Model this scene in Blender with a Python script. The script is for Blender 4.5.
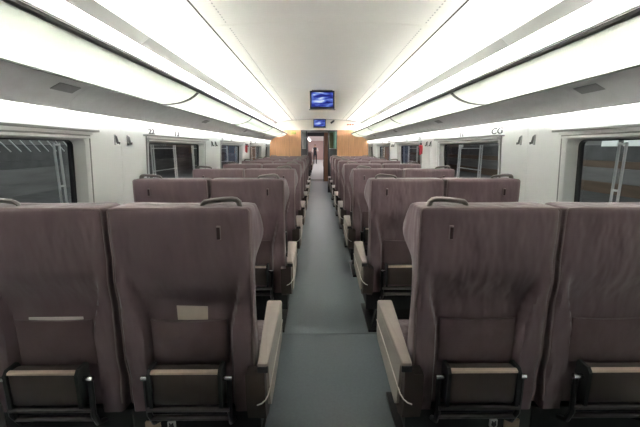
import bpy, bmesh, math, random
from mathutils import Vector, Matrix
random.seed(4)
S = bpy.context.scene
for o in list(bpy.data.objects): bpy.data.objects.remove(o)
COL = S.collection
PI = math.pi
# ------------------------------------------------------------------ camera, world, exposure
cam = bpy.data.cameras.new('camera'); camo = bpy.data.objects.new('camera', cam); COL.objects.link(camo)
cam.sensor_width = 36; cam.lens = 345 / 640 * 36; cam.clip_start = 0.02; cam.clip_end = 200
camo.location = (-0.065, 0, 1.40)
camo.rotation_euler = (math.radians(90 - 10.70), 0, math.radians(-0.49))
S.camera = camo
vs = S.view_settings
vs.view_transform = 'Standard'; vs.look = 'None'; vs.gamma = 1; vs.use_curve_mapping = False
vs.exposure = 2.6
W = bpy.data.worlds.new('night'); S.world = W; W.use_nodes = True
W.node_tree.nodes['Background'].inputs[0].default_value = (0.03, 0.035, 0.045, 1)
W.node_tree.nodes['Background'].inputs[1].default_value = 0.5
LAMP_RACK, LAMP_WALL, LAMP_NEXT, LAMP_VEST, LAMP_OUT_ADDED = 40.0, 6.0, 2.6, 9.0, 36.0

# ------------------------------------------------------------------ materials
MAT = {}
def mat(name, col, rough=0.6, metal=0.0, noise=0.0, nscale=20.0, bump=0.0, bscale=60.0, spec=0.5, sheen=0.0, emit=None, stretch=None):
    m = bpy.data.materials.new(name); m.use_nodes = True; nt = m.node_tree; N = nt.nodes; L = nt.links
    b = N['Principled BSDF']
    b.inputs['Roughness'].default_value = rough; b.inputs['Metallic'].default_value = metal
    b.inputs['Specular IOR Level'].default_value = spec
    if sheen: b.inputs['Sheen Weight'].default_value = sheen
    tc = N.new('ShaderNodeTexCoord'); mp = N.new('ShaderNodeMapping'); L.new(tc.outputs['Object'], mp.inputs[0])
    if stretch: mp.inputs['Scale'].default_value = stretch
    nz = N.new('ShaderNodeTexNoise'); nz.inputs['Scale'].default_value = nscale; nz.inputs['Detail'].default_value = 3; L.new(mp.outputs[0], nz.inputs['Vector'])
    cr = N.new('ShaderNodeValToRGB')
    cr.color_ramp.elements[0].position = 0.3; cr.color_ramp.elements[1].position = 0.7
    cr.color_ramp.elements[0].color = tuple(c * (1 - noise) for c in col) + (1,)
    cr.color_ramp.elements[1].color = tuple(min(1, c * (1 + noise)) for c in col) + (1,)
    L.new(nz.outputs['Fac'], cr.inputs[0]); L.new(cr.outputs[0], b.inputs['Base Color'])
    if bump:
        n2 = N.new('ShaderNodeTexNoise'); n2.inputs['Scale'].default_value = bscale; n2.inputs['Detail'].default_value = 2; L.new(mp.outputs[0], n2.inputs['Vector'])
        bp = N.new('ShaderNodeBump'); bp.inputs['Strength'].default_value = bump; bp.inputs['Distance'].default_value = 0.02
        L.new(n2.outputs['Fac'], bp.inputs['Height']); L.new(bp.outputs[0], b.inputs['Normal'])
    if emit:
        b.inputs['Emission Color'].default_value = emit[0] + (1,); b.inputs['Emission Strength'].default_value = emit[1]
    MAT[name] = m; return m
FAB = (0.158, 0.106, 0.114)
mat('seat_fabric', FAB, 0.85, noise=0.10, nscale=9, bump=0.6, bscale=12, spec=0.25, sheen=0.25, stretch=(1.2, 1.2, 0.45))
mat('pocket_fabric_shaded', (0.115, 0.075, 0.077), 0.85, noise=0.08, nscale=12, bump=0.3, bscale=14, spec=0.25, sheen=0.15)  # same cloth as the seat, the pocket's shadow put into a darker colour
mat('piping_fabric', (0.235, 0.172, 0.172), 0.8)
mat('slot_dark', (0.03, 0.008, 0.01), 0.6)
mat('handle_metal', (0.21, 0.185, 0.175), 0.38, metal=0.55)
mat('foot_body', (0.060, 0.042, 0.036), 0.45)
mat('foot_strip', (0.60, 0.47, 0.38), 0.45, metal=0.5)
mat('dark_metal', (0.022, 0.020, 0.021), 0.38, metal=0.3)
mat('bar_metal', (0.10, 0.092, 0.09), 0.3, metal=0.8)
mat('black_plastic', (0.016, 0.015, 0.016), 0.55)
mat('bolt_steel', (0.6, 0.6, 0.6), 0.25, metal=1)
mat('arm_pad', (0.335, 0.275, 0.245), 0.55, noise=0.04)
mat('arm_side', (0.33, 0.285, 0.25), 0.55, noise=0.05)
mat('arm_trim', (0.62, 0.56, 0.50), 0.4)
mat('arm_block', (0.060, 0.043, 0.038), 0.6, spec=0.3)
mat('tan_plate', (0.42, 0.31, 0.22), 0.6)
mat('socket_grey', (0.55, 0.54, 0.53), 0.5)
mat('paper', (0.62, 0.53, 0.45), 0.8, noise=0.03)
mat('magazine_paper', (0.62, 0.55, 0.52), 0.6)
mat('floor_vinyl', (0.148, 0.170, 0.182), 0.36, noise=0.06, nscale=60, bump=0.02, bscale=220)
mat('gap_dark', (0.03, 0.03, 0.03), 0.8)
mat('gap_grey', (0.12, 0.12, 0.12), 0.8)
mat('wall_white', (0.80, 0.81, 0.80), 0.5, noise=0.015, nscale=3)
mat('frame_grey', (0.66, 0.67, 0.66), 0.5)
mat('blind_grey', (0.24, 0.245, 0.24), 0.5)
mat('gasket', (0.012, 0.012, 0.014), 0.5)
mat('duct_grey', (0.48, 0.475, 0.48), 0.6, noise=0.05, nscale=14)
mat('duct_grille', (0.20, 0.196, 0.20), 0.7)
mat('ceiling_white', (0.86, 0.86, 0.84), 0.5, noise=0.01, nscale=2)
mat('ceiling_side', (0.90, 0.90, 0.88), 0.5)
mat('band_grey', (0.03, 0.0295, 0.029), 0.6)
mat('rail_black', (0.025, 0.027, 0.026), 0.4)
mat('rail_alu', (0.85, 0.85, 0.84), 0.4)
mat('rim_green', (0.15, 0.165, 0.145), 0.4)
mat('wood', (0.54, 0.285, 0.145), 0.42, noise=0.14, nscale=4, stretch=(9, 9, 0.7))
mat('wood_dark', (0.30, 0.15, 0.085), 0.45, noise=0.15, nscale=4, stretch=(9, 9, 0.7))
mat('beam_white', (0.70, 0.66, 0.61), 0.5)
mat('door_metal', (0.07, 0.07, 0.075), 0.4, metal=0.4)
mat('door_steel', (0.42, 0.42, 0.42), 0.35, metal=0.5)
mat('tv_black', (0.012, 0.012, 0.02), 0.3)
mat('red_plastic', (0.62, 0.03, 0.05), 0.4)
mat('sign_green', (0.26, 0.30, 0.07), 0.5)
mat('sign_red', (0.40, 0.12, 0.08), 0.5)
mat('ink', (0.05, 0.05, 0.055), 0.6)
mat('hook_steel', (0.10, 0.10, 0.10), 0.4, metal=0.5)
mat('next_wall', (0.66, 0.50, 0.47), 0.6)
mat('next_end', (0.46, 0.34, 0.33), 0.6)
mat('vest_grey', (0.36, 0.34, 0.36), 0.5)
mat('floor_light', (0.34, 0.36, 0.38), 0.4)
mat('plat_dark', (0.09, 0.09, 0.092), 0.8, noise=0.2, nscale=3)
mat('plat_brown', (0.125, 0.085, 0.06), 0.8, noise=0.2, nscale=2, stretch=(1, 0.3, 4))
mat('plat_grey', (0.17, 0.165, 0.165), 0.8, noise=0.25, nscale=1.5, stretch=(1, 0.3, 3))
mat('post_pale', (0.85, 0.85, 0.85), 0.4)
mat('truss_pale', (0.36, 0.35, 0.34), 0.5)
mat('uniform', (0.012, 0.014, 0.022), 0.8)
mat('shirt', (0.70, 0.70, 0.70), 0.7)
mat('skin', (0.50, 0.31, 0.23), 0.6)
mat('hair', (0.012, 0.010, 0.009), 0.6)
def emit_mat(name, col, st):
    return mat(name, (0.8, 0.8, 0.8), emit=(col, st))
emit_mat('lamp_rack', (1.0, 0.975, 0.93), LAMP_RACK)
emit_mat('lamp_wall', (0.97, 1.0, 0.97), LAMP_WALL)
emit_mat('lamp_next', (1.0, 0.97, 0.95), LAMP_NEXT)
emit_mat('lamp_vest', (1.0, 0.97, 0.95), LAMP_VEST)
emit_mat('lit_pane', (0.75, 0.95, 0.85), 0.045)
emit_mat('lamp_out_added', (0.9, 1.0, 0.95), LAMP_OUT_ADDED)  # glow of the added, unseen platform lamps

def ceiling_centre_mat():           # fine cross grooves
    m = mat('ceiling_grooved', (0.84, 0.835, 0.80), 0.55, noise=0.01, nscale=2); nt = m.node_tree; N = nt.nodes; L = nt.links
    tc = N.new('ShaderNodeTexCoord'); wv = N.new('ShaderNodeTexWave'); wv.bands_direction = 'Y'; wv.inputs['Scale'].default_value = 9.0
    L.new(tc.outputs['Object'], wv.inputs['Vector']); bp = N.new('ShaderNodeBump'); bp.inputs['Strength'].default_value = 0.12; bp.inputs['Distance'].default_value = 0.01
    L.new(wv.outputs['Fac'], bp.inputs['Height']); L.new(bp.outputs[0], N['Principled BSDF'].inputs['Normal'])
ceiling_centre_mat()
def rack_glass_mat():
    m = bpy.data.materials.new('rack_glass'); m.use_nodes = True; N = m.node_tree.nodes; L = m.node_tree.links; N.clear()
    out = N.new('ShaderNodeOutputMaterial'); d = N.new('ShaderNodeBsdfDiffuse'); t = N.new('ShaderNodeBsdfTranslucent'); g = N.new('ShaderNodeBsdfGlossy')
    for n in (d, t): n.inputs[0].default_value = (0.895, 0.925, 0.885, 1)
    g.inputs['Roughness'].default_value = 0.25
    m1 = N.new('ShaderNodeMixShader'); m1.inputs[0].default_value = 0.40; L.new(d.outputs[0], m1.inputs[1]); L.new(t.outputs[0], m1.inputs[2])
    m2 = N.new("ShaderNodeMixShader"); m2.inputs[0].default_value = 0.04; L.new(m1.outputs[0], m2.inputs[1]); L.new(g.outputs[0], m2.inputs[2])
    L.new(m2.outputs[0], out.inputs[0]); MAT['rack_glass'] = m
rack_glass_mat()
def pane_mat(name, tint, ior=1.45, rough=0.0):
    m = bpy.data.materials.new(name); m.use_nodes = True; N = m.node_tree.nodes; L = m.node_tree.links; N.clear()
    out = N.new('ShaderNodeOutputMaterial'); t = N.new('ShaderNodeBsdfTransparent'); t.inputs[0].default_value = tint + (1,)
    g = N.new('ShaderNodeBsdfGlossy'); g.inputs['Roughness'].default_value = rough
    lw = N.new('ShaderNodeLayerWeight'); lw.inputs[0].default_value = 0.5
    pw = N.new('ShaderNodeMath'); pw.operation = 'POWER'; pw.inputs[1].default_value = 5; L.new(lw.outputs['Facing'], pw.inputs[0])
    f0 = ((ior - 1) / (ior + 1)) ** 2
    fr = N.new('ShaderNodeMath'); fr.operation = 'MULTIPLY_ADD'; fr.inputs[1].default_value = 1 - f0; fr.inputs[2].default_value = f0; L.new(pw.outputs[0], fr.inputs[0])
    mx = N.new('ShaderNodeMixShader'); L.new(fr.outputs[0], mx.inputs[0]); L.new(t.outputs[0], mx.inputs[1]); L.new(g.outputs[0], mx.inputs[2])
    L.new(mx.outputs[0], out.inputs[0]); MAT[name] = m
pane_mat('window_glass', (0.72, 0.72, 0.73), 1.38)
pane_mat('door_glass', (0.80, 0.90, 0.85), 1.4)
pane_mat('green_glass', (0.42, 0.80, 0.60), 1.5)
def screen_mat():
    m = bpy.data.materials.new('tv_picture'); m.use_nodes = True; N = m.node_tree.nodes; L = m.node_tree.links; N.clear()
    out = N.new('ShaderNodeOutputMaterial'); e = N.new('ShaderNodeEmission'); e.inputs[1].default_value = 0.16
    tc = N.new('ShaderNodeTexCoord'); mp = N.new('ShaderNodeMapping'); mp.inputs['Rotation'].default_value = (0, math.radians(-18), 0); mp.inputs['Scale'].default_value = (4.5, 1, 15)
    nz = N.new('ShaderNodeTexNoise'); nz.inputs['Scale'].default_value = 1.0; nz.inputs['Detail'].default_value = 4; nz.inputs['Distortion'].default_value = 0.5
    cr = N.new('ShaderNodeValToRGB'); r = cr.color_ramp
    r.elements[0].position = 0.30; r.elements[0].color = (0.010, 0.012, 0.09, 1)
    r.elements[1].position = 0.66; r.elements[1].color = (0.75, 0.85, 1.0, 1)
    a = r.elements.new(0.47); a.color = (0.035, 0.05, 0.33, 1); b2 = r.elements.new(0.58); b2.color = (0.17, 0.27, 0.75, 1)
    L.new(tc.outputs['Object'], mp.inputs[0]); L.new(mp.outputs[0], nz.inputs['Vector']); L.new(nz.outputs['Fac'], cr.inputs[0]); L.new(cr.outputs[0], e.inputs[0]); L.new(e.outputs[0], out.inputs[0])
    MAT['tv_picture'] = m
screen_mat()

# ------------------------------------------------------------------ mesh helpers
class MB:
    def __init__(s): s.v = []; s.f = []
    def add(s, vs_, fs_):
        n = len(s.v); s.v += [tuple(v) for v in vs_]; s.f += [tuple(i + n for i in f) for f in fs_]; return s
    def box(s, x0, x1, y0, y1, z0, z1, bev=0.0, fn=None):
        bm = bmesh.new(); bmesh.ops.create_cube(bm, size=1)
        for v in bm.verts: v.co = Vector(((x0 + x1) / 2 + v.co.x * (x1 - x0), (y0 + y1) / 2 + v.co.y * (y1 - y0), (z0 + z1) / 2 + v.co.z * (z1 - z0)))
        if bev > 0: bmesh.ops.bevel(bm, geom=bm.edges[:], offset=bev, segments=2, profile=0.5, affect='EDGES')
        bm.verts.index_update(); bm.verts.ensure_lookup_table()
        vs_ = [v.co.copy() for v in bm.verts]; fs_ = [[v.index for v in f.verts] for f in bm.faces]; bm.free()
        if fn: vs_ = [fn(v) for v in vs_]
        return s.add(vs_, fs_)
    def loft(s, loops, cap=True, closed=True):
        n = len(loops[0]); vs_ = [p for l in loops for p in l]; fs_ = []
        for k in range(len(loops) - 1):
            for i in range(n if closed else n - 1):
                j = (i + 1) % n; fs_.append((k * n + i, k * n + j, (k + 1) * n + j, (k + 1) * n + i))
        if cap: fs_.append(tuple(range(n))[::-1]); fs_.append(tuple((len(loops) - 1) * n + i for i in range(n)))
        return s.add(vs_, fs_)
    def tube(s, pts, r, n=8, sx=1.0):
        pts = [Vector(p) for p in pts]; loops = []
        up = None
        for i, p in enumerate(pts):
            d = (pts[min(i + 1, len(pts) - 1)] - pts[max(i - 1, 0)]).normalized()
            if up is None: up = Vector((0, 0, 1)) if abs(d.z) < 0.9 else Vector((0, 1, 0))
            a = d.cross(up).normalized(); b = a.cross(d).normalized(); up = b
            rr = r[i] if isinstance(r, (list, tuple)) else r
            loops.append([p + a * math.cos(2 * PI * k / n) * rr * sx + b * math.sin(2 * PI * k / n) * rr for k in range(n)])
        return s.loft(loops)
    def prism(s, poly, y0, y1, axis='y'):
        # poly of (a,b); extruded along axis
        if axis == 'y': l0 = [(a, y0, b) for a, b in poly]; l1 = [(a, y1, b) for a, b in poly]
        elif axis == 'x': l0 = [(y0, a, b) for a, b in poly]; l1 = [(y1, a, b) for a, b in poly]
        else: l0 = [(a, b, y0) for a, b in poly]; l1 = [(a, b, y1) for a, b in poly]
        return s.loft([l0, l1])
    def strip(s, prof, y0, y1, th=0.008, flip=1, seg=1):
        # open (x,z) profile given thickness along its normal, extruded along y
        P = [Vector((p[0], p[1])) for p in prof]; Q = []
        for i, p in enumerate(P):
            d = (P[min(i + 1, len(P) - 1)] - P[max(i - 1, 0)]).normalized(); Q.append(p + Vector((-d.y, d.x)) * th * flip)
        return s.prism([(p.x, p.y) for p in P] + [(q.x, q.y) for q in reversed(Q)], y0, y1)
    def mesh(s, name, m, smooth=True, origin=(0, 0, 0)):
        me = bpy.data.meshes.new(name); o = Vector(origin)
        me.from_pydata([Vector(v) - o for v in s.v], [], s.f)
        bm = bmesh.new(); bm.from_mesh(me); bmesh.ops.recalc_face_normals(bm, faces=bm.faces[:]); bm.to_mesh(me); bm.free()
        me.materials.append(MAT[m])
        if smooth:
            for p in me.polygons: p.use_smooth = True
            me.set_sharp_from_angle(angle=math.radians(38))
        return me
    def build(s, name, m, parent=None, smooth=True, loc=(0, 0, 0), auto=False):
        if auto and s.v:
            xs, ys, zs = zip(*s.v); loc = ((min(xs) + max(xs)) / 2, (min(ys) + max(ys)) / 2, min(zs))
        o = bpy.data.objects.new(name, s.mesh(name, m, smooth, loc)); COL.objects.link(o); o.location = loc
        if parent: o.parent = parent
        return o
def tag(o, label, cat, group=None, kind=None):
    if label: o['label'] = label
    if cat: o['category'] = cat
    if group: o['group'] = group
    if kind: o['kind'] = kind
    return o
def empty(name, loc, label=None, cat=None, group=None, kind=None):
    o = bpy.data.objects.new(name, None); COL.objects.link(o); o.location = loc; o.empty_display_size = 0.05
    return tag(o, label, cat, group, kind)
def kids(o): return [c for c in bpy.data.objects if c.parent == o]
def copy_tree(o, parent=None, tree=None):
    c = o.copy(); COL.objects.link(c); c.parent = parent
    for ch in tree[o.name]: copy_tree(ch, c, tree)
    return c
def snapshot():
    t = {}
    for o in bpy.data.objects: t.setdefault(o.name, [])
    for o in bpy.data.objects:
        if o.parent: t[o.parent.name].append(o)
    return t

# ------------------------------------------------------------------ setting: shell
Y0, Y1 = -0.6, 11.03              # back wall, far partition
BAY = 2.34
JOINT = [Y0] + [0.34 + BAY * k for k in range(5)] + [Y1]   # 0.34 2.68 5.02 7.36 9.70
def wx(z): return 1.53 + (1.61 - z) * 0.055
def wp(side, y, z, d=0.0): return (side * (wx(z) + d), y, z)
ORD = ['first', 'second', 'third', 'fourth', 'fifth', 'sixth', 'seventh', 'eighth', 'ninth']
SIDES = ((-1, 'left'), (1, 'right'))
# floor
fl = empty('floor', (0, 5, 0), kind='structure')
fl.location = (0, 0, 0)
MB().box(-1.66, 1.66, Y0, 16.0, -0.03, -0.006).build('subfloor', 'gap_dark', fl)
for a, b in ((Y0, 2.427), (2.433, 8.0), (8.005, 15.0)):
    MB().box(-1.64, 1.64, a, b, -0.0059, 0.0).build('floor_sheet', 'floor_vinyl', fl)
# ceiling
ce = empty('ceiling', (0, 0, 0), kind='structure')
MB().box(-1.7, 1.7, Y0, Y1, 2.36, 2.40).build('roof_backing', 'gap_grey', ce)
cprof = [(-0.818 + 1.636 * i / 12, 2.292 - 0.036 * ((i - 6) / 6) ** 2) for i in range(13)]
sprof = [(0.832, 2.256), (0.90, 2.254), (0.98, 2.248), (1.06, 2.239), (1.14, 2.225), (1.21, 2.207), (1.245, 2.196), (1.264, 2.184)]
bprof = [(1.264, 2.184), (1.285, 2.170), (1.31, 2.150), (1.334, 2.128)]
kprof = [(1.300, 2.225), (1.36, 2.215), (1.41, 2.17), (1.45, 2.08), (1.475, 1.97), (1.485, 1.88), (1.48, 1.74)]
for a, b in zip(JOINT, JOINT[1:]):
    g = 0.0025
    MB().strip(cprof, a + g, b - g, 0.01).build('ceiling_panel', 'ceiling_grooved', ce)
    for s, nm in SIDES:
        f = lambda pr: [(s * x, z) for x, z in pr]
        MB().strip(f(sprof), a + g, b - g, 0.008, s).build('ceiling_side_panel', 'ceiling_side', ce)
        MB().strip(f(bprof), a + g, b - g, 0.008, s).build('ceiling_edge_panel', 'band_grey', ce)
        MB().strip(f(kprof), a, b, 0.01, s).build('rack_back_panel', 'ceiling_side', ce)
    if a > 0:
        for s, nm in SIDES:
            sl = MB(); y = a + 0.06
            while y < b - 0.05:
                sl.box(s * 0.70 - 0.004, s * 0.70 + 0.004, y, y + 0.012, 2.2615, 2.2645); y += 0.045
            tag(sl.build('vent_slots', 'duct_grey', ce), None, None, kind='stuff')
for s, nm in SIDES:                                       # dark channel above the seam
    MB().box(s * 0.825 - 0.0068, s * 0.825 + 0.0068, Y0, Y1, 2.2545, 2.30).build('ceiling_seam', 'gap_dark', ce)
# back wall behind the camera
wb = MB().box(-1.7, 1.7, Y0 - 0.05, Y0, 0, 2.4).build('wall_back', 'duct_grille'); wb['kind'] = 'structure'

# walls, windows
WC = [(1.495 + BAY * k, 0.785) for k in range(4)] + [(10.44, 0.33)]      # window centre and half width
ZB, ZT = 0.78, 1.47
def rr(c, hw, z0, z1, r, n=5):
    pts = []
    for cx_, cz, a0 in ((c + hw - r, z1 - r, 0), (c - hw + r, z1 - r, 90), (c - hw + r, z0 + r, 180), (c + hw - r, z0 + r, 270)):
        for k in range(n + 1):
            a = math.radians(a0 + 90 * k / n); pts.append((cx_ + r * math.cos(a), cz + r * math.sin(a)))
    return pts
wn = 0
walls = {}
for s, nm in SIDES:
    w = empty('wall_' + nm, (0, 0, 0), kind='structure'); walls[nm] = w
    def panel(y0, y1, z0, z1, name='wall_panel', m='wall_white', d0=0.0, d1=0.02):
        mb = MB(); mb.box(0, 1, y0, y1, z0, z1, 0, fn=lambda v: wp(s, v.y, v.z, d0 + (d1 - d0) * v.x)); return mb.build(name, m, w)
    edges = [Y0] + [e for c, h in WC for e in (c - h, c + h)] + [Y1]
    for i in range(0, len(edges), 2):                     # piers between the windows, split at the seam
        a, b = edges[i], edges[i + 1]
        if 0.5 < b - a < 1.0:
            m_ = (a + b) / 2; panel(a, m_ - 0.003, 0, 1.61); panel(m_ + 0.003, b, 0, 1.61); panel(m_ - 0.02, m_ + 0.02, 0, 1.61, 'seam_backing', 'gap_grey', 0.021, 0.03)
        else: panel(a, b, 0, 1.61)
    for c, h in WC: panel(c - h, c + h, 0, ZB); panel(c - h, c + h, ZT, 1.61)
    panel(Y0, Y1, 1.612, 1.70, 'wall_top_panel', 'wall_white', 0.0, 0.02)
    for k, (c, h) in enumerate(WC):
        wn += 1
        win = empty('window_%d' % wn, wp(s, c, ZB, 0), kind='structure'); L0 = Vector(win.location)
        lp = lambda pts, d: [Vector(wp(s, y, z, d)) - L0 for y, z in pts]
        loops = [lp(rr(c, h + 0.004, ZB - 0.004, ZT + 0.004, 0.012), 0.022), lp(rr(c, h + 0.004, ZB - 0.004, ZT + 0.004, 0.012), -0.008), lp(rr(c, h - 0.01, ZB + 0.01, ZT - 0.008, 0.02), -0.012),
                 lp(rr(c, h - 0.035, ZB + 0.04, ZT - 0.012, 0.03), -0.004), lp(rr(c, h - 0.066, ZB + 0.07, ZT - 0.020, 0.04), 0.055), lp(rr(c, h - 0.066, ZB + 0.07, ZT - 0.020, 0.04), 0.075)]
        MB().loft(loops, cap=False).build('window_frame', 'frame_grey', win)
        g_ = [lp(rr(c, h - 0.065, ZB + 0.069, ZT - 0.019, 0.04), 0.052), lp(rr(c, h - 0.086, ZB + 0.09, ZT - 0.027, 0.03), 0.052), lp(rr(c, h - 0.086, ZB + 0.09, ZT - 0.027, 0.03), 0.074), lp(rr(c, h - 0.065, ZB + 0.069, ZT - 0.019, 0.04), 0.074)]
        MB().loft(g_ + [g_[0]], cap=False).build('gasket', 'gasket', win)
        MB().add(lp(rr(c, h - 0.076, ZB + 0.08, ZT - 0.023, 0.035), 0.063), [tuple(range(24))]).build('pane', 'window_glass', win)
        # roller blind box over the window: dark lip, pale box, rail
        bx = lambda y0, y1, z0, z1, d, bev: MB().box(0, 1, y0, y1, z0, z1, 0, fn=lambda v: Vector(wp(s, v.y, v.z, -d + (d - 0.001) * v.x)) - L0)
        bx(c - h - 0.05, c + h + 0.05, 1.503, 1.516, 0.048, 0).build('blind_lip', 'blind_grey', win)
        bx(c - h - 0.006, c + h + 0.006, 1.484, 1.503, 0.030, 0).build('blind_box', 'frame_grey', win)
        bx(c - h + 0.0, c + h - 0.0, 1.475, 1.484, 0.014, 0).build('blind_slot', 'blind_grey', win)
        bx(c - h + 0.01, c + h - 0.01, 1.462, 1.475, 0.024, 0).build('blind_rail', 'frame_grey', win)
        for q in (-1, 1): bx(c + q * (h + 0.005) - 0.004, c + q * (h + 0.005) + 0.004, ZB, 1.503, 0.012, 0).build('frame_edge', 'blind_grey', win)
    # grey duct panel between rack and wall, baseboard heater ledge
    tr = empty('trim_%d' % (1 if s < 0 else 2), (0, 0, 0), kind='structure')
    dprof = [(1.318, 1.752), (1.37, 1.735), (1.43, 1.703), (1.475, 1.664), (1.492, 1.632), (1.498, 1.615)]
    bounds = [Y0] + [e for c, h in WC[:4] for e in (c - 0.58, c + 0.58)] + [Y1]
    for a, b in zip(bounds, bounds[1:]):
        MB().strip([(s * x, z) for x, z in dprof], a + 0.0015, b - 0.0015, 0.006, s).build('duct_panel', 'duct_grey', tr)
    for a in [1.86 + BAY * k for k in range(4)]:
        MB().strip([(s * (1.37 + 0.05 * t - 0.002), 1.7325 - 0.0255 * t) for t in (0.1, 0.5, 1.2)], a, a + 0.16, 0.003, -s).build('duct_grille', 'duct_grille', tr)
    for a, b in zip(JOINT, JOINT[1:]):
        MB().box(min(s * 1.506, s * 1.522), max(s * 1.506, s * 1.522), max(a, 0.6) + 0.01, b - 0.01, 1.622, 1.630).build('light_tube', 'lamp_wall', tr)
    bb = MB().prism([(s * 1.372, 0.0), (s * 1.354, 0.30), (s * 1.358, 0.395), (s * 1.375, 0.41), (s * wx(0.41), 0.415), (s * wx(0.0), 0.0)], Y0, Y1).build('baseboard_' + nm, 'frame_grey'); bb['kind'] = 'structure'

# luggage racks
for s, nm in SIDES:
    rk = empty('luggage_rack', (s * 1.2, 0, 1.75), 'frosted green glass luggage rack running the length of the %s wall' % nm, 'luggage rack')
    lx = lambda x: s * x - s * 1.2
    gprof = [(1.010, 1.836), (1.04, 1.810), (1.08, 1.786), (1.12, 1.770), (1.16, 1.758), (1.22, 1.749), (1.28, 1.746), (1.318, 1.750)]
    for a, b in zip(JOINT, JOINT[1:]):
        off = 0.20 if a > 0 else 0
        a2 = a + (0.20 if a > Y0 else 0); b2 = b + (0.20 if b < Y1 else 0)
        MB().strip([(lx(x), z - 1.75) for x, z in gprof], a2 + 0.007, b2 - 0.007, 0.010, s).build('glass_panel', 'rack_glass', rk)
        if b < Y1:                                       # dark joint strip between two panes
            MB().strip([(lx(x), z - 1.7545) for x, z in gprof], b2 - 0.022, b2 + 0.022, 0.004, s).build('joint_strip', 'rail_black', rk)
        MB().box(min(lx(1.352), lx(1.377)), max(lx(1.352), lx(1.377)), max(a, 0.6) + 0.02, b - 0.02, 0.412, 0.432, 0.004).build('light_tube', 'lamp_rack', rk)
    MB().prism([(lx(0.990), 0.090), (lx(0.997), 0.082), (lx(1.022), 0.088), (lx(1.022), 0.104), (lx(0.992), 0.103)], Y0, Y1 - 0.05).build('front_gasket', 'rail_black', rk)
    MB().prism([(lx(0.994), 0.1035), (lx(1.022), 0.1045), (lx(1.030), 0.120), (lx(1.012), 0.123), (lx(0.998), 0.118)], Y0, Y1 - 0.05).build('front_rail', 'rail_alu', rk)
    MB().prism([(lx(0.9925), 0.1075), (lx(0.999), 0.1075), (lx(1.000), 0.1105), (lx(0.9945), 0.1105)], Y0, Y1 - 0.05).build('rail_groove', 'blind_grey', rk)
    MB().prism([(lx(1.300), -0.008), (lx(1.335), -0.003), (lx(1.335), 0.012), (lx(1.300), 0.008)], Y0, Y1 - 0.03).build('rear_rim', 'rim_green', rk)
    MB().prism([(lx(1.336), 0.005), (lx(1.475), 0.005), (lx(1.475), 0.012), (lx(1.336), 0.012)], Y0, Y1 - 0.03).build('rear_shelf', 'ceiling_side', rk)

# far partition
pt = empty('wall_front', (0, Y1, 0), kind='structure')
for s, nm in SIDES:
    for a, b in ((0.57, 0.925), (0.931, 1.6)):
        MB().box(min(s * a, s * b), max(s * a, s * b), 0, 0.06, 0, 1.955).build('wood_panel', 'wood', pt)
    MB().box(min(s * 0.925, s * 0.931), max(s * 0.925, s * 0.931), 0.01, 0.05, 0, 1.95).build('panel_joint', 'wood_dark', pt)
    MB().box(min(s * 0.61, s * 1.6), max(s * 0.61, s * 1.6), 0.061, 0.09, 0, 2.3).build('backing', 'vest_grey', pt)
MB().prism([(-1.4, 1.96)] + [(x, z - 0.002) for x, z in [(-1.34, 2.13), (-1.264, 2.18), (-0.83, 2.25), (0, 2.29), (0.83, 2.25), (1.264, 2.18), (1.34, 2.13)]] + [(1.4, 1.96)], 0.0, 0.08).build('header_beam', 'beam_white', pt)
MB().prism([(-1.6, 1.957), (-1.6, 2.34), (1.6, 2.34), (1.6, 1.957)], 0.081, 0.1).build('header_backing', 'vest_grey', pt)
dr = empty('door_1', (0, Y1 + 0.02, 0), kind='structure')
MB().box(-0.57, 0.57, -0.01, 0.09, 1.915, 1.955).build('door_header', 'door_metal', dr)
for x0, x1, m_ in ((-0.57, -0.535, 'door_metal'), (-0.405, -0.375, 'door_metal'), (0.280, 0.325, 'door_metal'), (0.545, 0.57, 'door_metal')):
    MB().box(x0, x1, -0.008, 0.06, 0, 1.915, 0.004).build('door_post', m_, dr)
for x0, x1, gm in ((-0.535, -0.405, 'door_glass'), (0.325, 0.545, 'green_glass')):
    MB().box(x0, x1, 0.02, 0.06, 0, 1.38).build('lower_panel', 'door_metal', dr)
    MB().box(x0, x1, 0.015, 0.065, 1.38, 1.40).build('glazing_rail', 'door_steel', dr)
    MB().add([(x0, 0.03, 1.40), (x1, 0.03, 1.40), (x1, 0.03, 1.915), (x0, 0.03, 1.915)], [(0, 1, 2, 3)]).build('pane', gm, dr)
# vestibule and the next car seen through the doorway
for s, nm in SIDES:
    v = MB().box(min(s * 0.62, s * 0.66), max(s * 0.62, s * 0.66), Y1 + 0.13, 14.9, 0, 2.05).build('wall_vestibule_' + nm, 'vest_grey'); v['kind'] = 'structure'
vc = MB().box(-0.7, 0.7, Y1 + 0.13, 15.0, 2.05, 2.09).build('ceiling_vestibule', 'vest_grey'); vc['kind'] = 'structure'
MB().box(-0.06, 0.06, 12.0, 13.2, 2.04, 2.05).build('light_tube', 'lamp_vest', vc)
vw = empty('wall_gangway', (0, 14.9, 0), kind='structure')
MB().box(0.24, 0.62, 0, 0.06, 0, 2.05).build('wood_panel', 'wood_dark', vw)
MB().box(-0.62, -0.47, 0, 0.06, 0, 2.05).build('side_panel', 'door_steel', vw)
MB().box(-0.47, -0.44, -0.01, 0.07, 0, 1.95).build('door_post', 'door_metal', vw)
MB().box(0.21, 0.24, -0.01, 0.07, 0, 1.95).build('door_post', 'door_metal', vw)
MB().box(-0.47, 0.24, 0, 0.06, 1.90, 2.05).build('door_header', 'door_metal', vw)
th = MB().box(-0.75, 0.75, 15.01, 16.0, -0.02, 0.002).build('trim_3', 'rail_black'); th['kind'] = 'structure'
nf = MB().box(-1.6, 1.6, 16.0, 44, -0.02, 0.0).build('floor_next_car', 'floor_light'); nf['kind'] = 'structure'
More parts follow.
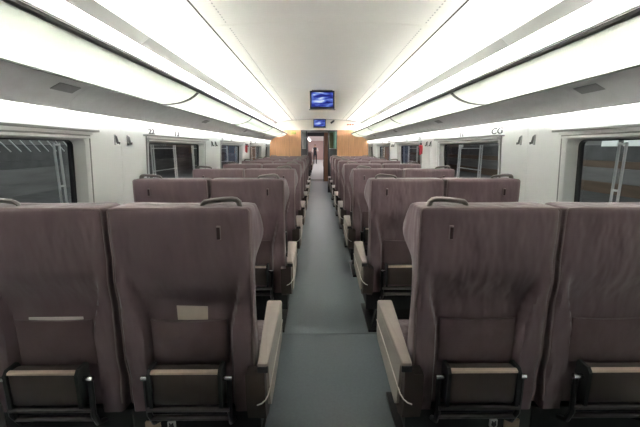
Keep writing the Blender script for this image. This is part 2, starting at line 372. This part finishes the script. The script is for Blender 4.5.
for s, nm in SIDES:
    v = MB().box(min(s * 1.55, s * 1.6), max(s * 1.55, s * 1.6), 15.0, 44, 0, 2.3).build('wall_next_car_' + nm, 'next_wall'); v['kind'] = 'structure'
nc = MB().box(-1.6, 1.6, 15.0, 44, 2.3, 2.34).build('ceiling_next_car', 'ceiling_white'); nc['kind'] = 'structure'
for s, nm in SIDES: MB().box(s * 0.9 - 0.06, s * 0.9 + 0.06, 16.5, 43.5, 2.28, 2.30).build('light_tube', 'lamp_next', nc)
ne = MB().box(-1.6, 1.6, 44, 44.05, 0, 2.3).build('wall_next_car_end', 'next_end'); ne['kind'] = 'structure'

# ------------------------------------------------------------------ seats
def sstep(a, b, x):
    t = max(0, min(1, (x - a) / (b - a))); return t * t * (3 - 2 * t)
def lerp_tab(tab, z):
    for (a, b) in zip(tab, tab[1:]):
        if a[0] <= z <= b[0]:
            t = (z - a[0]) / (b[0] - a[0]); t = t * t * (3 - 2 * t); return [p + (q - p) * t for p, q in zip(a[1:], b[1:])]
    return list(tab[-1][1:]) if z > tab[-1][0] else list(tab[0][1:])
TAB = [  # z, y rear, y front, half width rear, half width front
    (0.36, 0.010, 0.150, 0.246, 0.246), (0.60, 0.004, 0.135, 0.252, 0.252), (0.85, 0.000, 0.115, 0.255, 0.252), (0.96, 0.000, 0.120, 0.256, 0.252),
    (1.08, 0.000, 0.190, 0.257, 0.262), (1.14, 0.000, 0.180, 0.257, 0.260), (1.19, 0.002, 0.160, 0.256, 0.257)]
def rear_disp(x, z):
    hw = 0.155 + 0.05 * sstep(0.66, 0.95, z)
    inside = 1 - sstep(hw - 0.006, hw + 0.014, abs(x))
    depth = 0.046 * (1 - sstep(0.80, 0.965, z))
    d = inside * depth
    d += (0.004 * math.sin(z * 23 + x * 9) + 0.0025 * math.sin(z * 41 - x * 30)) * (1 - sstep(0.95, 1.1, z)) * sstep(hw, hw + 0.03, abs(x))
    d -= 0.006 * (1 - (x / 0.25) ** 2) * sstep(0.85, 1.1, z)     # slight crown on the head part
    return d
def back_loop(z, inset=0.0, zz=None, s=1):
    yb, yf, hr, hf = lerp_tab(TAB, z); yb += inset; yf -= inset; hr -= inset; hf -= inset
    r = 0.020; pts = []
    n = 46
    for i in range(n + 1):
        x = -(hr - r) + 2 * (hr - r) * i / n; pts.append((x, yb + rear_disp(x, z)))
    for a in (30, 60, 90): pts.append((hr - r + r * math.sin(math.radians(a)), yb + rear_disp(hr, z) + r - r * math.cos(math.radians(a))))
    r2 = 0.045
    for t in (0.35, 0.7): pts.append((hr + (hf - hr) * t, yb + r + (yf - r2 - yb - r) * t))
    for a in (0, 30, 60, 90): pts.append((hf - r2 + r2 * math.cos(math.radians(a)), yf - r2 + r2 * math.sin(math.radians(a))))
    for i in range(1, 6): pts.append((hf - r2 - 2 * (hf - r2) * i / 6, yf - 0.018 * math.sin(PI * i / 6)))
    for a in (90, 120, 150, 180): pts.append((-(hf - r2) + r2 * math.cos(math.radians(a)), yf - r2 + r2 * math.sin(math.radians(a))))
    for t in (0.7, 0.35): pts.append((-(hr + (hf - hr) * t), yb + r + (yf - r2 - yb - r) * t))
    for a in (90, 60, 30): pts.append((-(hr - r) - r * math.sin(math.radians(a)), yb + rear_disp(hr, z) + r - r * math.cos(math.radians(a))))
    fl_ = 0.017 * sstep(0.90, 1.08, z) * (1 - sstep(1.09, 1.19, z) * 0.75)     # the head wing flares out on the armrest side
    return [(x + (s * fl_ * sstep(0.03, 0.14, y) if x * s > 0.2 else 0), y, zz if zz is not None else z) for x, y in pts]
def backrest_mb(s):
    back_loop = lambda *a: globals()['back_loop'](*(a + (0.0, None)[len(a) - 1:] if len(a) < 3 else a), s)
    loops = [back_loop(0.36, 0.02, 0.352), back_loop(0.36)]
    z = 0.38
    while z < 1.165: loops.append(back_loop(z)); z += 0.02
    loops += [back_loop(1.168), back_loop(1.180, 0.001, 1.180), back_loop(1.187, 0.005, 1.187), back_loop(1.19, 0.012, 1.190), back_loop(1.19, 0.030, 1.192), back_loop(1.19, 0.055, 1.1935)]
    return MB().loft(loops)
def soft_box(x0, x1, y0, y1, z0, z1, r=0.03, crown=0.0):
    mb = MB(); loops = []
    def lp(ins, z):
        pts = []
        for cx_, cy, a0 in ((x1 - r, y1 - r, 0), (x0 + r, y1 - r, 90), (x0 + r, y0 + r, 180), (x1 - r, y0 + r, 270)):
            for k in range(5):
                a = math.radians(a0 + 22.5 * k); q = r - ins if r > ins else 0.001
                pts.append((cx_ + q * math.cos(a), cy + q * math.sin(a), z))
        return pts
    e = min(r * 0.6, (z1 - z0) * 0.4)
    for ins, z in ((e, z0), (e * 0.3, z0 + e * 0.3), (0, z0 + e), (0, z1 - e), (e * 0.3, z1 - e * 0.3), (e, z1 + crown * 0.5)): loops.append(lp(ins, z))
    return mb.loft(loops)
def puffy_pocket(puff, s):
    mb = MB(); nx, nz = 14, 8; x0, x1, z0, z1 = -0.150, 0.145, 0.562, 0.750
    fr = []; bk = []
    for j in range(nz + 1):
        for i in range(nx + 1):
            u, w = i / nx, j / nz
            x = x0 + (x1 - x0) * u; z = z0 + (z1 - z0) * w - 0.006 * math.sin(PI * u) * w
            e = (math.sin(PI * min(1, max(0, u))) ** 0.5) * (min(1, (1 - w) * 2.2 + 0.45) if w > 0.5 else math.sin(PI * min(0.5, w)) ** 0.6)
            wr = 0.12 * math.sin(u * 21 + w * 7) + 0.1 * math.sin(w * 13 - u * 4)
            fr.append((s * x, 0.030 - puff * e * (1 + wr), z)); bk.append((s * x, 0.037, z))
    q = lambda i, j: j * (nx + 1) + i
    fs_ = [(q(i, j), q(i + 1, j), q(i + 1, j + 1), q(i, j + 1)) for j in range(nz) for i in range(nx)]
    mb.add(fr, fs_); mb.add(bk, fs_)
    per = [q(i, 0) for i in range(nx)] + [q(nx, j) for j in range(nz)] + [q(i, nz) for i in range(nx, 0, -1)] + [q(0, j) for j in range(nz, 0, -1)]
    n = (nx + 1) * (nz + 1)
    base = len(mb.v) - 2 * n
    for a, b in zip(per, per[1:] + per[:1]): mb.f.append((a + base, b + base, b + n + base, a + n + base))
    return mb
def make_seat(s, full=True):
    """s=+1: armrest, handle and buttonhole on the +x side"""
    root = empty('train_seat', (0, 0, 0))
    X = lambda a, b: (min(s * a, s * b), max(s * a, s * b))
    b = backrest_mb(s).build('backrest', 'seat_fabric', root)
    # piping along the rear outline
    pp = []
    for z in [0.40 + 0.04 * i for i in range(20)]:
        yb, yf, hr, hf = lerp_tab(TAB, z); pp.append((hr - 0.004, yb + 0.004 + rear_disp(hr, z), z))
    pp += [(0.252, 0.005, 1.178), (0.244, 0.006, 1.187)] + [(0.2 - 0.4 * i / 8, 0.006, 1.1885) for i in range(9)] + [(-0.244, 0.006, 1.187), (-0.252, 0.005, 1.178)] + [(-x, y, z) for x, y, z in reversed(pp)]
    MB().tube(pp, 0.0036, 6).build('piping', 'piping_fabric', b)
    # buttonhole
    MB().tube([(s * 0.143, -0.0045 + rear_disp(0.143, 1.10), 1.078), (s * 0.143, -0.0045 + rear_disp(0.143, 1.10), 1.128)], 0.0076, 10).build('buttonhole_rim', 'piping_fabric', b)
    MB().tube([(s * 0.143, -0.010 + rear_disp(0.143, 1.10), 1.081), (s * 0.143, -0.010 + rear_disp(0.143, 1.10), 1.124)], 0.0064, 10).build('buttonhole', 'slot_dark', b)
    # grab handle on the top corner
    hp = [(s * x, y, z + (0.008 if z > 1.19 else 0)) for x, y, z in ((0.068, 0.052, 1.182), (0.076, 0.048, 1.192), (0.085, 0.045, 1.199), (0.120, 0.043, 1.204), (0.160, 0.042, 1.208), (0.185, 0.042, 1.209), (0.200, 0.043, 1.206), (0.208, 0.044, 1.199), (0.213, 0.046, 1.184))]
    MB().tube(hp, [0.006, 0.0075, 0.0085, 0.009, 0.0095, 0.0095, 0.0095, 0.0095, 0.009], 10, sx=1.7).build('grab_handle', 'handle_metal', b)
    puffy_pocket(0.012, s).build('pocket', 'pocket_fabric_shaded', b)
    cu = soft_box(-0.245, 0.245, 0.13, 0.60, 0.335, 0.455, 0.05, 0.01).build('cushion', 'seat_fabric', root)
    # folded footrest on the rear
    ft = soft_box(-0.132, 0.132, -0.060, 0.000, 0.452, 0.592, 0.020).build('footrest', 'foot_body', root)
    MB().prism([(-0.050, 0.590), (-0.044, 0.596), (-0.052, 0.598), (-0.061, 0.594), (-0.063, 0.587), (-0.058, 0.583)], -0.124, 0.124, 'x').build('grip_strip', 'foot_strip', ft)
    ft.location.z = -0.010
    for q in (-1, 1):
        MB().prism([(-0.064, 0.445), (-0.066, 0.585), (-0.052, 0.602), (-0.006, 0.604), (0.002, 0.59), (0.002, 0.445)], min(q * 0.125, q * 0.138), max(q * 0.125, q * 0.138), 'x').build('end_cap', 'black_plastic', ft)
        MB().tube([(q * 0.158, -0.032, 0.555), (q * 0.158, -0.034, 0.46), (q * 0.156, -0.036, 0.40), (q * 0.152, -0.010, 0.34), (q * 0.150, 0.06, 0.30)], 0.011, 8).build('swing_arm', 'dark_metal', ft)
        MB().tube([(q * 0.132, -0.035, 0.553), (q * 0.172, -0.035, 0.553)], 0.010, 10).build('pivot_bolt', 'bolt_steel', ft)
    MB().tube([(-0.158, -0.040, 0.425), (0.158, -0.040, 0.425)], 0.012, 10).build('cross_bar', 'bar_metal', ft)
    MB().tube([(-0.154, -0.024, 0.372), (0.154, -0.024, 0.372)], 0.011, 10).build('cross_bar', 'bar_metal', ft)
    # armrest on the outer side
    ar = soft_box(*X(0.230, 0.312), -0.066, 0.480, 0.592, 0.622, 0.014)
    ar.v = [(s * (0.312 + (abs(x) - 0.312) * (0.47 + 0.53 * sstep(-0.1, 0.6, y))), y, z) for x, y, z in ar.v]      # the pad widens towards its front
    ar = ar.build('armrest', 'arm_pad', root)
    if full:
        MB().prism([(-0.030, 0.5915), (0.476, 0.5915), (0.472, 0.44), (0.44, 0.418), (0.03, 0.376), (0.0, 0.40)], *X(0.299, 0.310), 'x').build('side_panel', 'arm_side', ar)
        MB().prism([(-0.060, 0.5915), (0.10, 0.5915), (0.10, 0.37), (0.02, 0.345), (-0.045, 0.375), (-0.064, 0.45)], *X(0.264, 0.2985), 'x').build('rear_block', 'arm_block', ar)
        MB().prism([(-0.058, 0.570), (-0.003, 0.570), (-0.003, 0.345), (-0.040, 0.372), (-0.060, 0.45)], *X(0.226, 0.2635), 'x').build('block_cover', 'arm_block', ar)
        MB().tube([(s * 0.3112, 0.474, 0.512), (s * 0.3112, 0.2, 0.500), (s * 0.3112, 0.02, 0.488), (s * 0.308, -0.040, 0.476), (s * 0.300, -0.064, 0.470), (s * 0.285, -0.065, 0.456), (s * 0.268, -0.064, 0.448)], 0.0028, 6).build('trim_line', 'arm_trim', ar)
        MB().box(*X(0.274, 0.3125), -0.0695, -0.060, 0.586, 0.610, 0.002).build('end_plate', 'black_plastic', ar)
    # base
    ba = MB().box(-0.262, 0.262, 0.045, 0.56, 0.235, 0.334, 0.012).build('base_frame', 'black_plastic', root)
    for y in (0.12, 0.46):
        MB().prism([(-0.20, 0.02), (-0.15, 0.234), (0.15, 0.234), (0.20, 0.02)], y, y + 0.05).build('pedestal_leg', 'dark_metal', ba)
    MB().box(-0.23, 0.23, 0.08, 0.55, 0.0, 0.022, 0.004).build('foot_rail', 'dark_metal', ba)
    MB().box(-0.262, 0.262, 0.035, 0.047, 0.215, 0.35, 0.004).build('rear_cover', 'black_plastic', ba)
    return root
def add_base_fittings(root, s):
    ba = [c for c in kids(root) if c.name.startswith('base_frame')][0]
    sk = lambda a, b: (min(-s * a, -s * b), max(-s * a, -s * b))
    so = MB().box(*sk(0.088, 0.122), 0.026, 0.035, 0.262, 0.296, 0.003).build('power_socket', 'socket_grey', ba)
    for dx, dz, w in ((-0.007, 0.006, 0.004), (0.007, 0.006, 0.004), (0.0, -0.006, 0.005)):
        so_x = -s * 0.105 + dx
        if dz < 0: MB().tube([(so_x, 0.0245, 0.279 + dz), (so_x, 0.0262, 0.279 + dz)], 0.007, 10).__class__
    hole = MB(); hole.tube([(-s * 0.105, 0.0235, 0.277), (-s * 0.105, 0.0262, 0.277)], 0.0105, 12)
    hole.box(-s * 0.105 - 0.009, -s * 0.105 - 0.004, 0.0235, 0.0262, 0.286, 0.292); hole.box(-s * 0.105 + 0.004, -s * 0.105 + 0.009, 0.0235, 0.0262, 0.286, 0.292)
    hole.build('socket_holes', 'ink', ba)
    MB().box(*sk(0.150, 0.212), 0.024, 0.035, 0.225, 0.298, 0.003).build('tan_plate', 'tan_plate', ba)

PROTO = {(v, j): make_seat(v, j == 0) for v in (1, -1) for j in (0, 1)}      # side of the armrest, aisle or window
innerA = soft_box(-0.022, 0.022, 0.0, 0.45, 0.585, 0.618, 0.014).mesh('centre_armrest', 'arm_pad')
treeR = snapshot()
XS = (0.560, 1.087)
used = set()
near_seats = {}
def put_seat(v, x, y, label, j=0):
    root = PROTO[v, j]
    if (v, j) not in used: used.add((v, j)); r = root
    else: r = copy_tree(root, None, treeR)
    r.location = (x, y, 0); tag(r, label, 'seat', 'purple-brown train seats in rows')
    return r
PITCH = 1.16
for k in range(8):
    y = 1.21 + PITCH * k
    for s, nm in SIDES:
        for j, pos in enumerate(('aisle', 'window')):
            v = -s if j == 0 else s          # left aisle seat (s=-1): armrest at +x
            extra = {(0, -1, 0): ', card in its pocket', (0, -1, 1): ', leaflet in pocket'}.get((k, s, j), '')
            lab = 'brown cloth %s seat %s, %s row from camera%s' % (pos, nm + ' of the aisle', ORD[k], extra)
            r = put_seat(v, s * XS[j] + (0.012 if s < 0 and k else 0), y, lab, j); near_seats[(k, s, j)] = r
            if j == 1:                        # shared centre armrest
                c = bpy.data.objects.new('centre_armrest', innerA); COL.objects.link(c); c.parent = r; c.location = (-s * 0.263, 0.16, 0)
for s in (-1, 1): 
    for k in range(3): add_base_fittings(near_seats[(k, s, 0)], -s)
# puffed pocket on the near left aisle seat
b0 = [c for c in kids(near_seats[(0, -1, 0)]) if c.name.startswith('backrest')][0]
p0 = [c for c in kids(b0) if c.name.startswith('pocket')][0]
p0.data = puffy_pocket(0.034, 1).mesh('pocket', 'pocket_fabric_shaded'); p0['label'] = 'bulging cloth pocket with a card in it'
# seats of the next car
for k in range(4):
    for s, nm in SIDES:
        v = -s
        put_seat(v, s * 0.60, 17.2 + 1.16 * k, 'seat in the next carriage beyond the doorway, %s of its aisle, %s row' % (nm, ORD[k]))
# paper in pockets
c = MB().prism([(-0.060, -0.10), (-0.062, 0.060), (0.058, 0.056), (0.050, -0.10)], -0.001, 0.001).build('card', 'paper', None, loc=(0, 0, 0))
c.location = (-0.547, 1.21 + 0.041, 0.742); c.rotation_euler = (0, 0, 0)
tag(c, 'pale beige card standing in the seat pocket of the near left aisle seat', 'card')
c = MB().box(-0.105, 0.105, -0.002, 0.002, -0.14, 0.008, 0.001).build('leaflet', 'magazine_paper')
c.location = (-1.080, 1.21 + 0.041, 0.748); c.rotation_euler = (0, math.radians(-0.5), 0)
tag(c, 'thin pale leaflet tucked into the pocket of the near left window seat', 'leaflet')

# ------------------------------------------------------------------ wall fittings
def hook(s, y, label):
    r = empty('coat_hook', wp(s, y, 1.465, 0), label, 'coat hook', 'steel coat hooks on the piers between windows')
    MB().box(min(0, -s * 0.006), max(0, -s * 0.006), -0.010, 0.010, -0.040, 0.034, 0.002).build('back_plate', 'blind_grey', r)
    MB().tube([(-s * 0.004, 0, 0.026), (-s * 0.012, 0, 0.020), (-s * 0.018, 0, -0.010), (-s * 0.022, 0, -0.032), (-s * 0.030, 0, -0.034), (-s * 0.034, 0, -0.020)], [0.007, 0.008, 0.008, 0.008, 0.007, 0.006], 8).build('hook_arm', 'hook_steel', r)
for s, nm in SIDES:
    for k in range(3):
        y = 1.495 + BAY * (k + 0.5)
        for q, w in ((-0.085, 'nearer'), (0.085, 'farther')):
            hook(s, y + q, '%s steel coat hook of the pair on the %s wall after the %s window' % (w, nm, ORD[k]))
def hammer(s, y, z, label):
    r = empty('emergency_hammer', wp(s, y, z, 0), label, 'emergency hammer', 'red emergency hammers by the windows')
    MB().box(min(0, -s * 0.015), max(0, -s * 0.015), -0.035, 0.035, -0.06, 0.07, 0.006).build('holder', 'red_plastic', r)
    MB().tube([(-s * 0.028, 0, 0.07), (-s * 0.030, 0, 0.0), (-s * 0.026, 0, -0.075)], [0.012, 0.014, 0.012], 8).build('handle', 'red_plastic', r)
    MB().tube([(-s * 0.028, -0.05, 0.055), (-s * 0.028, -0.03, 0.055), (-s * 0.028, 0.03, 0.055), (-s * 0.028, 0.05, 0.055)], [0.004, 0.020, 0.020, 0.004], 8).build('head', 'red_plastic', r)
    MB().box(min(-s * 0.01, -s * 0.03), max(-s * 0.01, -s * 0.03), -0.022, 0.022, 0.075, 0.105, 0.004).build('seal_box', 'ink', r)
hammer(1, 5.36, 1.375, 'red emergency hammer in its holder beside the third window on the right wall')
hammer(-1, 7.26, 1.385, 'red emergency hammer in its holder on the left wall past the third window')
def wall_text(s, txt, y, z, size, shear=0.0):
    cu = bpy.data.curves.new('seat_number', 'FONT'); cu.body = txt; cu.size = size; cu.extrude = 0.001; cu.align_x = 'CENTER'; cu.shear = shear; cu.offset = 0.0015
    o = bpy.data.objects.new('tmp', cu); COL.objects.link(o)
    dg = bpy.context.evaluated_depsgraph_get(); me = bpy.data.meshes.new_from_object(o.evaluated_get(dg)); bpy.data.objects.remove(o)
    me.materials.clear(); me.materials.append(MAT['ink'])
    n = bpy.data.objects.new('seat_number', me); COL.objects.link(n); n.parent = walls['left' if s < 0 else 'right']
    n.location = wp(s, y, z, -0.002); n.scale = (1.9, 1, 1); n.rotation_euler = (math.radians(90), 0, math.radians(90 if s < 0 else -90))
for k in range(4):
    c = WC[k][0]
    if k == 0: continue
    wall_text(-1, ('22', '21', '20')[k - 1], c - 0.68, 1.525, 0.062); wall_text(-1, '13', c - 0.12, 1.525, 0.075)
    wall_text(1, ('CG', '05', '04')[k - 1], c - 0.70, 1.527, 0.075, 0.15); wall_text(1, '11', c + 0.06, 1.527, 0.075)

# ------------------------------------------------------------------ screens and signs at the far end
def monitor(x, y, ztop, w, h, label, hang):
    r = empty('ceiling_monitor', (x, y, ztop - h), label, 'screen')
    MB().box(-w / 2, w / 2, 0, 0.07, 0, h, 0.008).build('housing', 'tv_black', r)
    b = 0.026 * w / 0.4
    m = MB(); m.add([(-w / 2 + b, -0.0015, b * 1.2), (w / 2 - b, -0.0015, b * 1.2), (w / 2 - b, -0.0015, h - b), (-w / 2 + b, -0.0015, h - b)], [(0, 1, 2, 3)])
    m.build('display', 'tv_picture', r)
    MB().box(-w / 2 - 0.012, w / 2 + 0.012, -0.004, 0.075, -0.014, -0.001, 0.003).build('bottom_ledge', 'blind_grey', r)
    if hang: MB().box(-w * 0.42, w * 0.42, 0.01, 0.06, h, h + hang, 0.002).build('mount', 'blind_grey', r)
    return r
monitor(0.017, 5.6, 2.278, 0.385, 0.272, 'blue-lit ceiling monitor hanging over the middle of the aisle', 0.014)
monitor(0.017, Y1 - 0.072, 2.282, 0.385, 0.250, 'small blue-lit monitor on the white beam above the doorway', 0.0)
r = empty('security_camera', (0.42, Y1 - 0.001, 2.21), 'small black security camera on the beam right of the far monitor', 'camera')
MB().tube([(0, 0, 0.02), (0, -0.03, 0.02), (-0.01, -0.05, 0.0)], 0.012, 8).build('bracket', 'tv_black', r)
MB().tube([(0.045, -0.03, 0.03), (0.02, -0.06, 0.01), (-0.05, -0.14, -0.045)], [0.022, 0.034, 0.030], 10).build('housing', 'tv_black', r)
r = MB().box(-0.075, 0.075, -0.008, 0, 0, 0.085, 0.003).build('pictogram_sign', 'sign_green'); r.location = (-0.79, Y1 - 0.001, 1.83)
tag(r, 'small yellow-green sign at the top of the left wood panel', 'sign')
r = empty('notice_plate', (0.98, Y1 - 0.001, 2.085), 'small pale notice with red-brown marks on the beam at right', 'sign')
MB().box(-0.13, 0.13, -0.006, 0, 0, 0.075, 0.002).build('plate', 'beam_white', r)
for i in range(3): MB().box(-0.11 + 0.075 * i, -0.055 + 0.075 * i, -0.009, -0.006, 0.018, 0.058).build('mark', 'sign_red', r)

# ------------------------------------------------------------------ person far down the next car
def person():
    r = empty('person', (-0.235, 31.0, 0), 'person in dark clothes with white sleeves standing in the next carriage aisle', 'person')
    J = {'pel': (0, 0, 0.93), 'bel': (0, 0, 1.08), 'che': (0, 0, 1.28), 'sho': (0, 0, 1.42), 'nec': (0, -0.01, 1.49), 'hd0': (0, -0.02, 1.56), 'hd1': (0, -0.03, 1.63), 'hd2': (0, -0.02, 1.70)}
    R = {'pel': 0.155, 'bel': 0.135, 'che': 0.155, 'sho': 0.115, 'nec': 0.058, 'hd0': 0.078, 'hd1': 0.092, 'hd2': 0.070}
    Ed = [('pel', 'bel'), ('bel', 'che'), ('che', 'sho'), ('sho', 'nec'), ('nec', 'hd0'), ('hd0', 'hd1'), ('hd1', 'hd2')]
    for q, n in ((-1, 'a'), (1, 'b')):
        fwd = 0.10 * q
        pts = [('hip', (q * 0.095, 0, 0.87), 0.10), ('kne', (q * 0.10, -0.02 + fwd, 0.49), 0.062), ('ank', (q * 0.105, 0.02 + fwd * 1.4, 0.085), 0.042), ('toe', (q * 0.12, -0.13 + fwd * 1.4, 0.035), 0.035)]
        prev = 'pel'
        for a, p, rad in pts: J[a + n] = p; R[a + n] = rad; Ed.append((prev, a + n)); prev = a + n
        if q > 0: arm = [('shl', (0.19, 0, 1.40), 0.062), ('elb', (0.27, -0.10, 1.16), 0.045), ('wri', (0.16, -0.33, 1.20), 0.030), ('pal', (0.13, -0.41, 1.215), 0.030)]
        else: arm = [('shl', (-0.19, 0, 1.40), 0.062), ('elb', (-0.25, 0.03, 1.12), 0.045), ('wri', (-0.25, -0.06, 0.87), 0.030), ('pal', (-0.25, -0.08, 0.79), 0.030)]
        prev = 'sho'
        for a, p, rad in arm: J[a + n] = p; R[a + n] = rad; Ed.append((prev, a + n)); prev = a + n
        P = Vector(J['pal' + n]); d = (P - Vector(J['wri' + n])).normalized(); sd = Vector((1, 0, 0)) if abs(d.x) < 0.7 else Vector((0, 1, 0)); dn = d.cross(sd).normalized()
        for i, ln in enumerate((0.070, 0.080, 0.074, 0.058)):
            o = sd * (-0.03 + 0.02 * i)
            J['f%d%s' % (i, n)] = tuple(P + o + d * ln * 0.55); J['g%d%s' % (i, n)] = tuple(P + o + d * ln - dn * 0.018)
            R['f%d%s' % (i, n)] = R['g%d%s' % (i, n)] = 0.009; Ed += [('pal' + n, 'f%d%s' % (i, n)), ('f%d%s' % (i, n), 'g%d%s' % (i, n))]
        J['th' + n] = tuple(Vector(J['wri' + n]).lerp(P, 0.5) + sd * 0.05 + d * 0.03); R['th' + n] = 0.011; Ed.append(('pal' + n, 'th' + n))
    J['nose'] = (0, -0.135, 1.615); R['nose'] = 0.014; Ed.append(('hd1', 'nose'))
    for q in (-1, 1): J['ear%d' % q] = (q * 0.098, -0.02, 1.625); R['ear%d' % q] = 0.018; Ed.append(('hd1', 'ear%d' % q))
    names = list(J); me = bpy.data.meshes.new('body'); me.from_pydata([J[n] for n in names], [(names.index(a), names.index(b)) for a, b in Ed], [])
    o = bpy.data.objects.new('body', me); COL.objects.link(o)
    sk = o.modifiers.new('skin', 'SKIN'); sv = me.skin_vertices[0].data
    for i, n in enumerate(names): sv[i].radius = (R[n], R[n] * (0.72 if n in ('pel', 'bel', 'che', 'sho') else 1)); sv[i].use_root = (n == 'pel')
    su = o.modifiers.new('sub', 'SUBSURF'); su.levels = su.render_levels = 1
    dg = bpy.context.evaluated_depsgraph_get(); m2 = bpy.data.meshes.new_from_object(o.evaluated_get(dg)); bpy.data.objects.remove(o)
    m2.name = 'body'; m2.materials.clear()
    for k in ('uniform', 'shirt', 'skin', 'ink'): m2.materials.append(MAT[k])
    for p in m2.polygons:
        c_ = p.center; p.use_smooth = True
        k = 0
        if c_.z > 1.50: k = 2
        elif abs(c_.x) > 0.165 and c_.z > 0.9 and c_.z < 1.42: k = 1
        if (c_.y < -0.32 and c_.z > 1.1) or (c_.x < -0.2 and c_.z < 0.87 and c_.z > 0.6): k = 2
        if c_.z < 0.09: k = 3
        p.material_index = k
    b = bpy.data.objects.new('body', m2); COL.objects.link(b); b.parent = r
    hm = MB(); loops = []
    for j in range(7):
        a = PI / 2 * j / 6
        loops.append([(0.100 * math.cos(a) * math.cos(t), 0.004 + 0.108 * math.cos(a) * math.sin(t), 1.63 + 0.105 * math.sin(a) + (0.045 if math.sin(t) < -0.3 and j == 0 else (-0.04 if j == 0 else 0))) for t in [2 * PI * i / 16 for i in range(16)]])
    hm.loft(loops).build('hair', 'hair', r)
    for q in (-1, 1): MB().box(q * 0.035 - 0.012, q * 0.035 + 0.012, -0.122, -0.112, 1.636, 1.646, 0.002).build('eye', 'ink', r)
    MB().box(-0.022, 0.022, -0.113, -0.106, 1.572, 1.579, 0.002).build('mouth', 'sign_red', r)
person()

# ------------------------------------------------------------------ the dark platforms outside the windows
for s, nm in SIDES:
    X = lambda a, b: (min(s * a, s * b), max(s * a, s * b))
    g = MB().box(*X(1.95, 9.0), -6, 34, -0.06, 0.0).build('ground_platform_' + nm, 'plat_dark'); g['kind'] = 'structure'
    w = empty('wall_platform_' + nm, (s * 9.0, 0, 0), kind='structure')
    for z0, z1, m_ in ((0, 0.35, 'plat_grey' if s < 0 else 'plat_brown'), (0.35, 0.80, 'plat_grey'), (0.80, 1.02, 'plat_dark' if s < 0 else 'plat_brown'), (1.02, 1.5, 'plat_dark'), (1.5, 1.85, 'plat_grey'), (1.85, 4.0, 'plat_dark')):
        MB().box(0 if s > 0 else -0.2, 0.2 if s > 0 else 0, -6, 34, z0, z1 - 0.01).build('wall_band', m_, w)
    cn = empty('ceiling_platform_' + nm, (s * 5.0, 0, 2.9), kind='structure')
    MB().box(-3.4, 4.0, -6, 34, 0.25, 0.3).build('canopy_sheet', 'plat_dark', cn)
    if s < 0:
        for i in range(34):                               # pale lattice bars on the far wall
            y = 4.5 + 0.36 * i
            MB().tube([(-0.0 + 0.04, y, 1.64), (0.04, y + 0.36, 1.30)], 0.014, 6).build('lattice_bar', 'post_pale', w)
    else:
        for i, (y, hw, z0, z1) in enumerate(((9.2, 0.3, 1.46, 1.66), (10.0, 0.3, 1.46, 1.66), (10.8, 0.3, 1.46, 1.66), (15.0, 0.25, 1.5, 1.7), (22.0, 0.3, 1.45, 1.75), (25.6, 0.35, 1.45, 1.75))):
            MB().box(-0.03, -0.001, y - hw, y + hw, z0, z1, 0.004).build('lit_window', 'lit_pane', w)
    for i, y in enumerate((1.5, 6.5, 11.5, 16.5)):  # lamps added above the view to light the barriers and far wall
        l_ = empty('added_platform_light', (s * 6.2, y, 2.62), '%s tube light under the %s platform canopy, out of view, added to light the platform' % (ORD[i], nm), 'light', 'added platform tube lights')
        MB().box(-0.09, 0.09, -0.8, 0.8, 0.03, 0.09).build('lamp_body', 'truss_pale', l_)
        MB().tube([(0, -0.75, 0.0), (0, 0.75, 0.0)], 0.03, 8).build('light_tube', 'lamp_out_added', l_)
        for q in (-0.6, 0.6): MB().tube([(0, q, 0.09), (0, q, 0.53)], 0.008, 6).build('hanger', 'truss_pale', l_)
    # pale steel barriers
    for i, y in enumerate((4.40, 6.65, 8.65, 10.8, 13.2, 16.0) if s < 0 else (3.92, 6.9, 8.9, 11.0, 13.4, 16.2)):
        r = empty('platform_barrier', (s * 2.95, y, 0), 'pale steel platform barrier outside the %s windows, %s from the camera' % (nm, ORD[i]), 'barrier', 'pale barriers on the platform')
        for q in (-0.52, -0.44, 0.44, 0.52): MB().tube([(0, q, 0), (0, q, 1.46)], 0.013, 6).build('post', 'post_pale', r)
        if i == 0:
            for q in (-0.48, 0.48):
                for z in (0.98, 1.44): MB().tube([(0, q - 0.04, z), (0, q + 0.04, z)], 0.012, 6).build('bracket', 'post_pale', r)
        else:
          for z in (1.0, 1.40): MB().tube([(0, -0.52, z), (0, 0.52, z)], 0.010, 6).build('rail', 'post_pale', r)
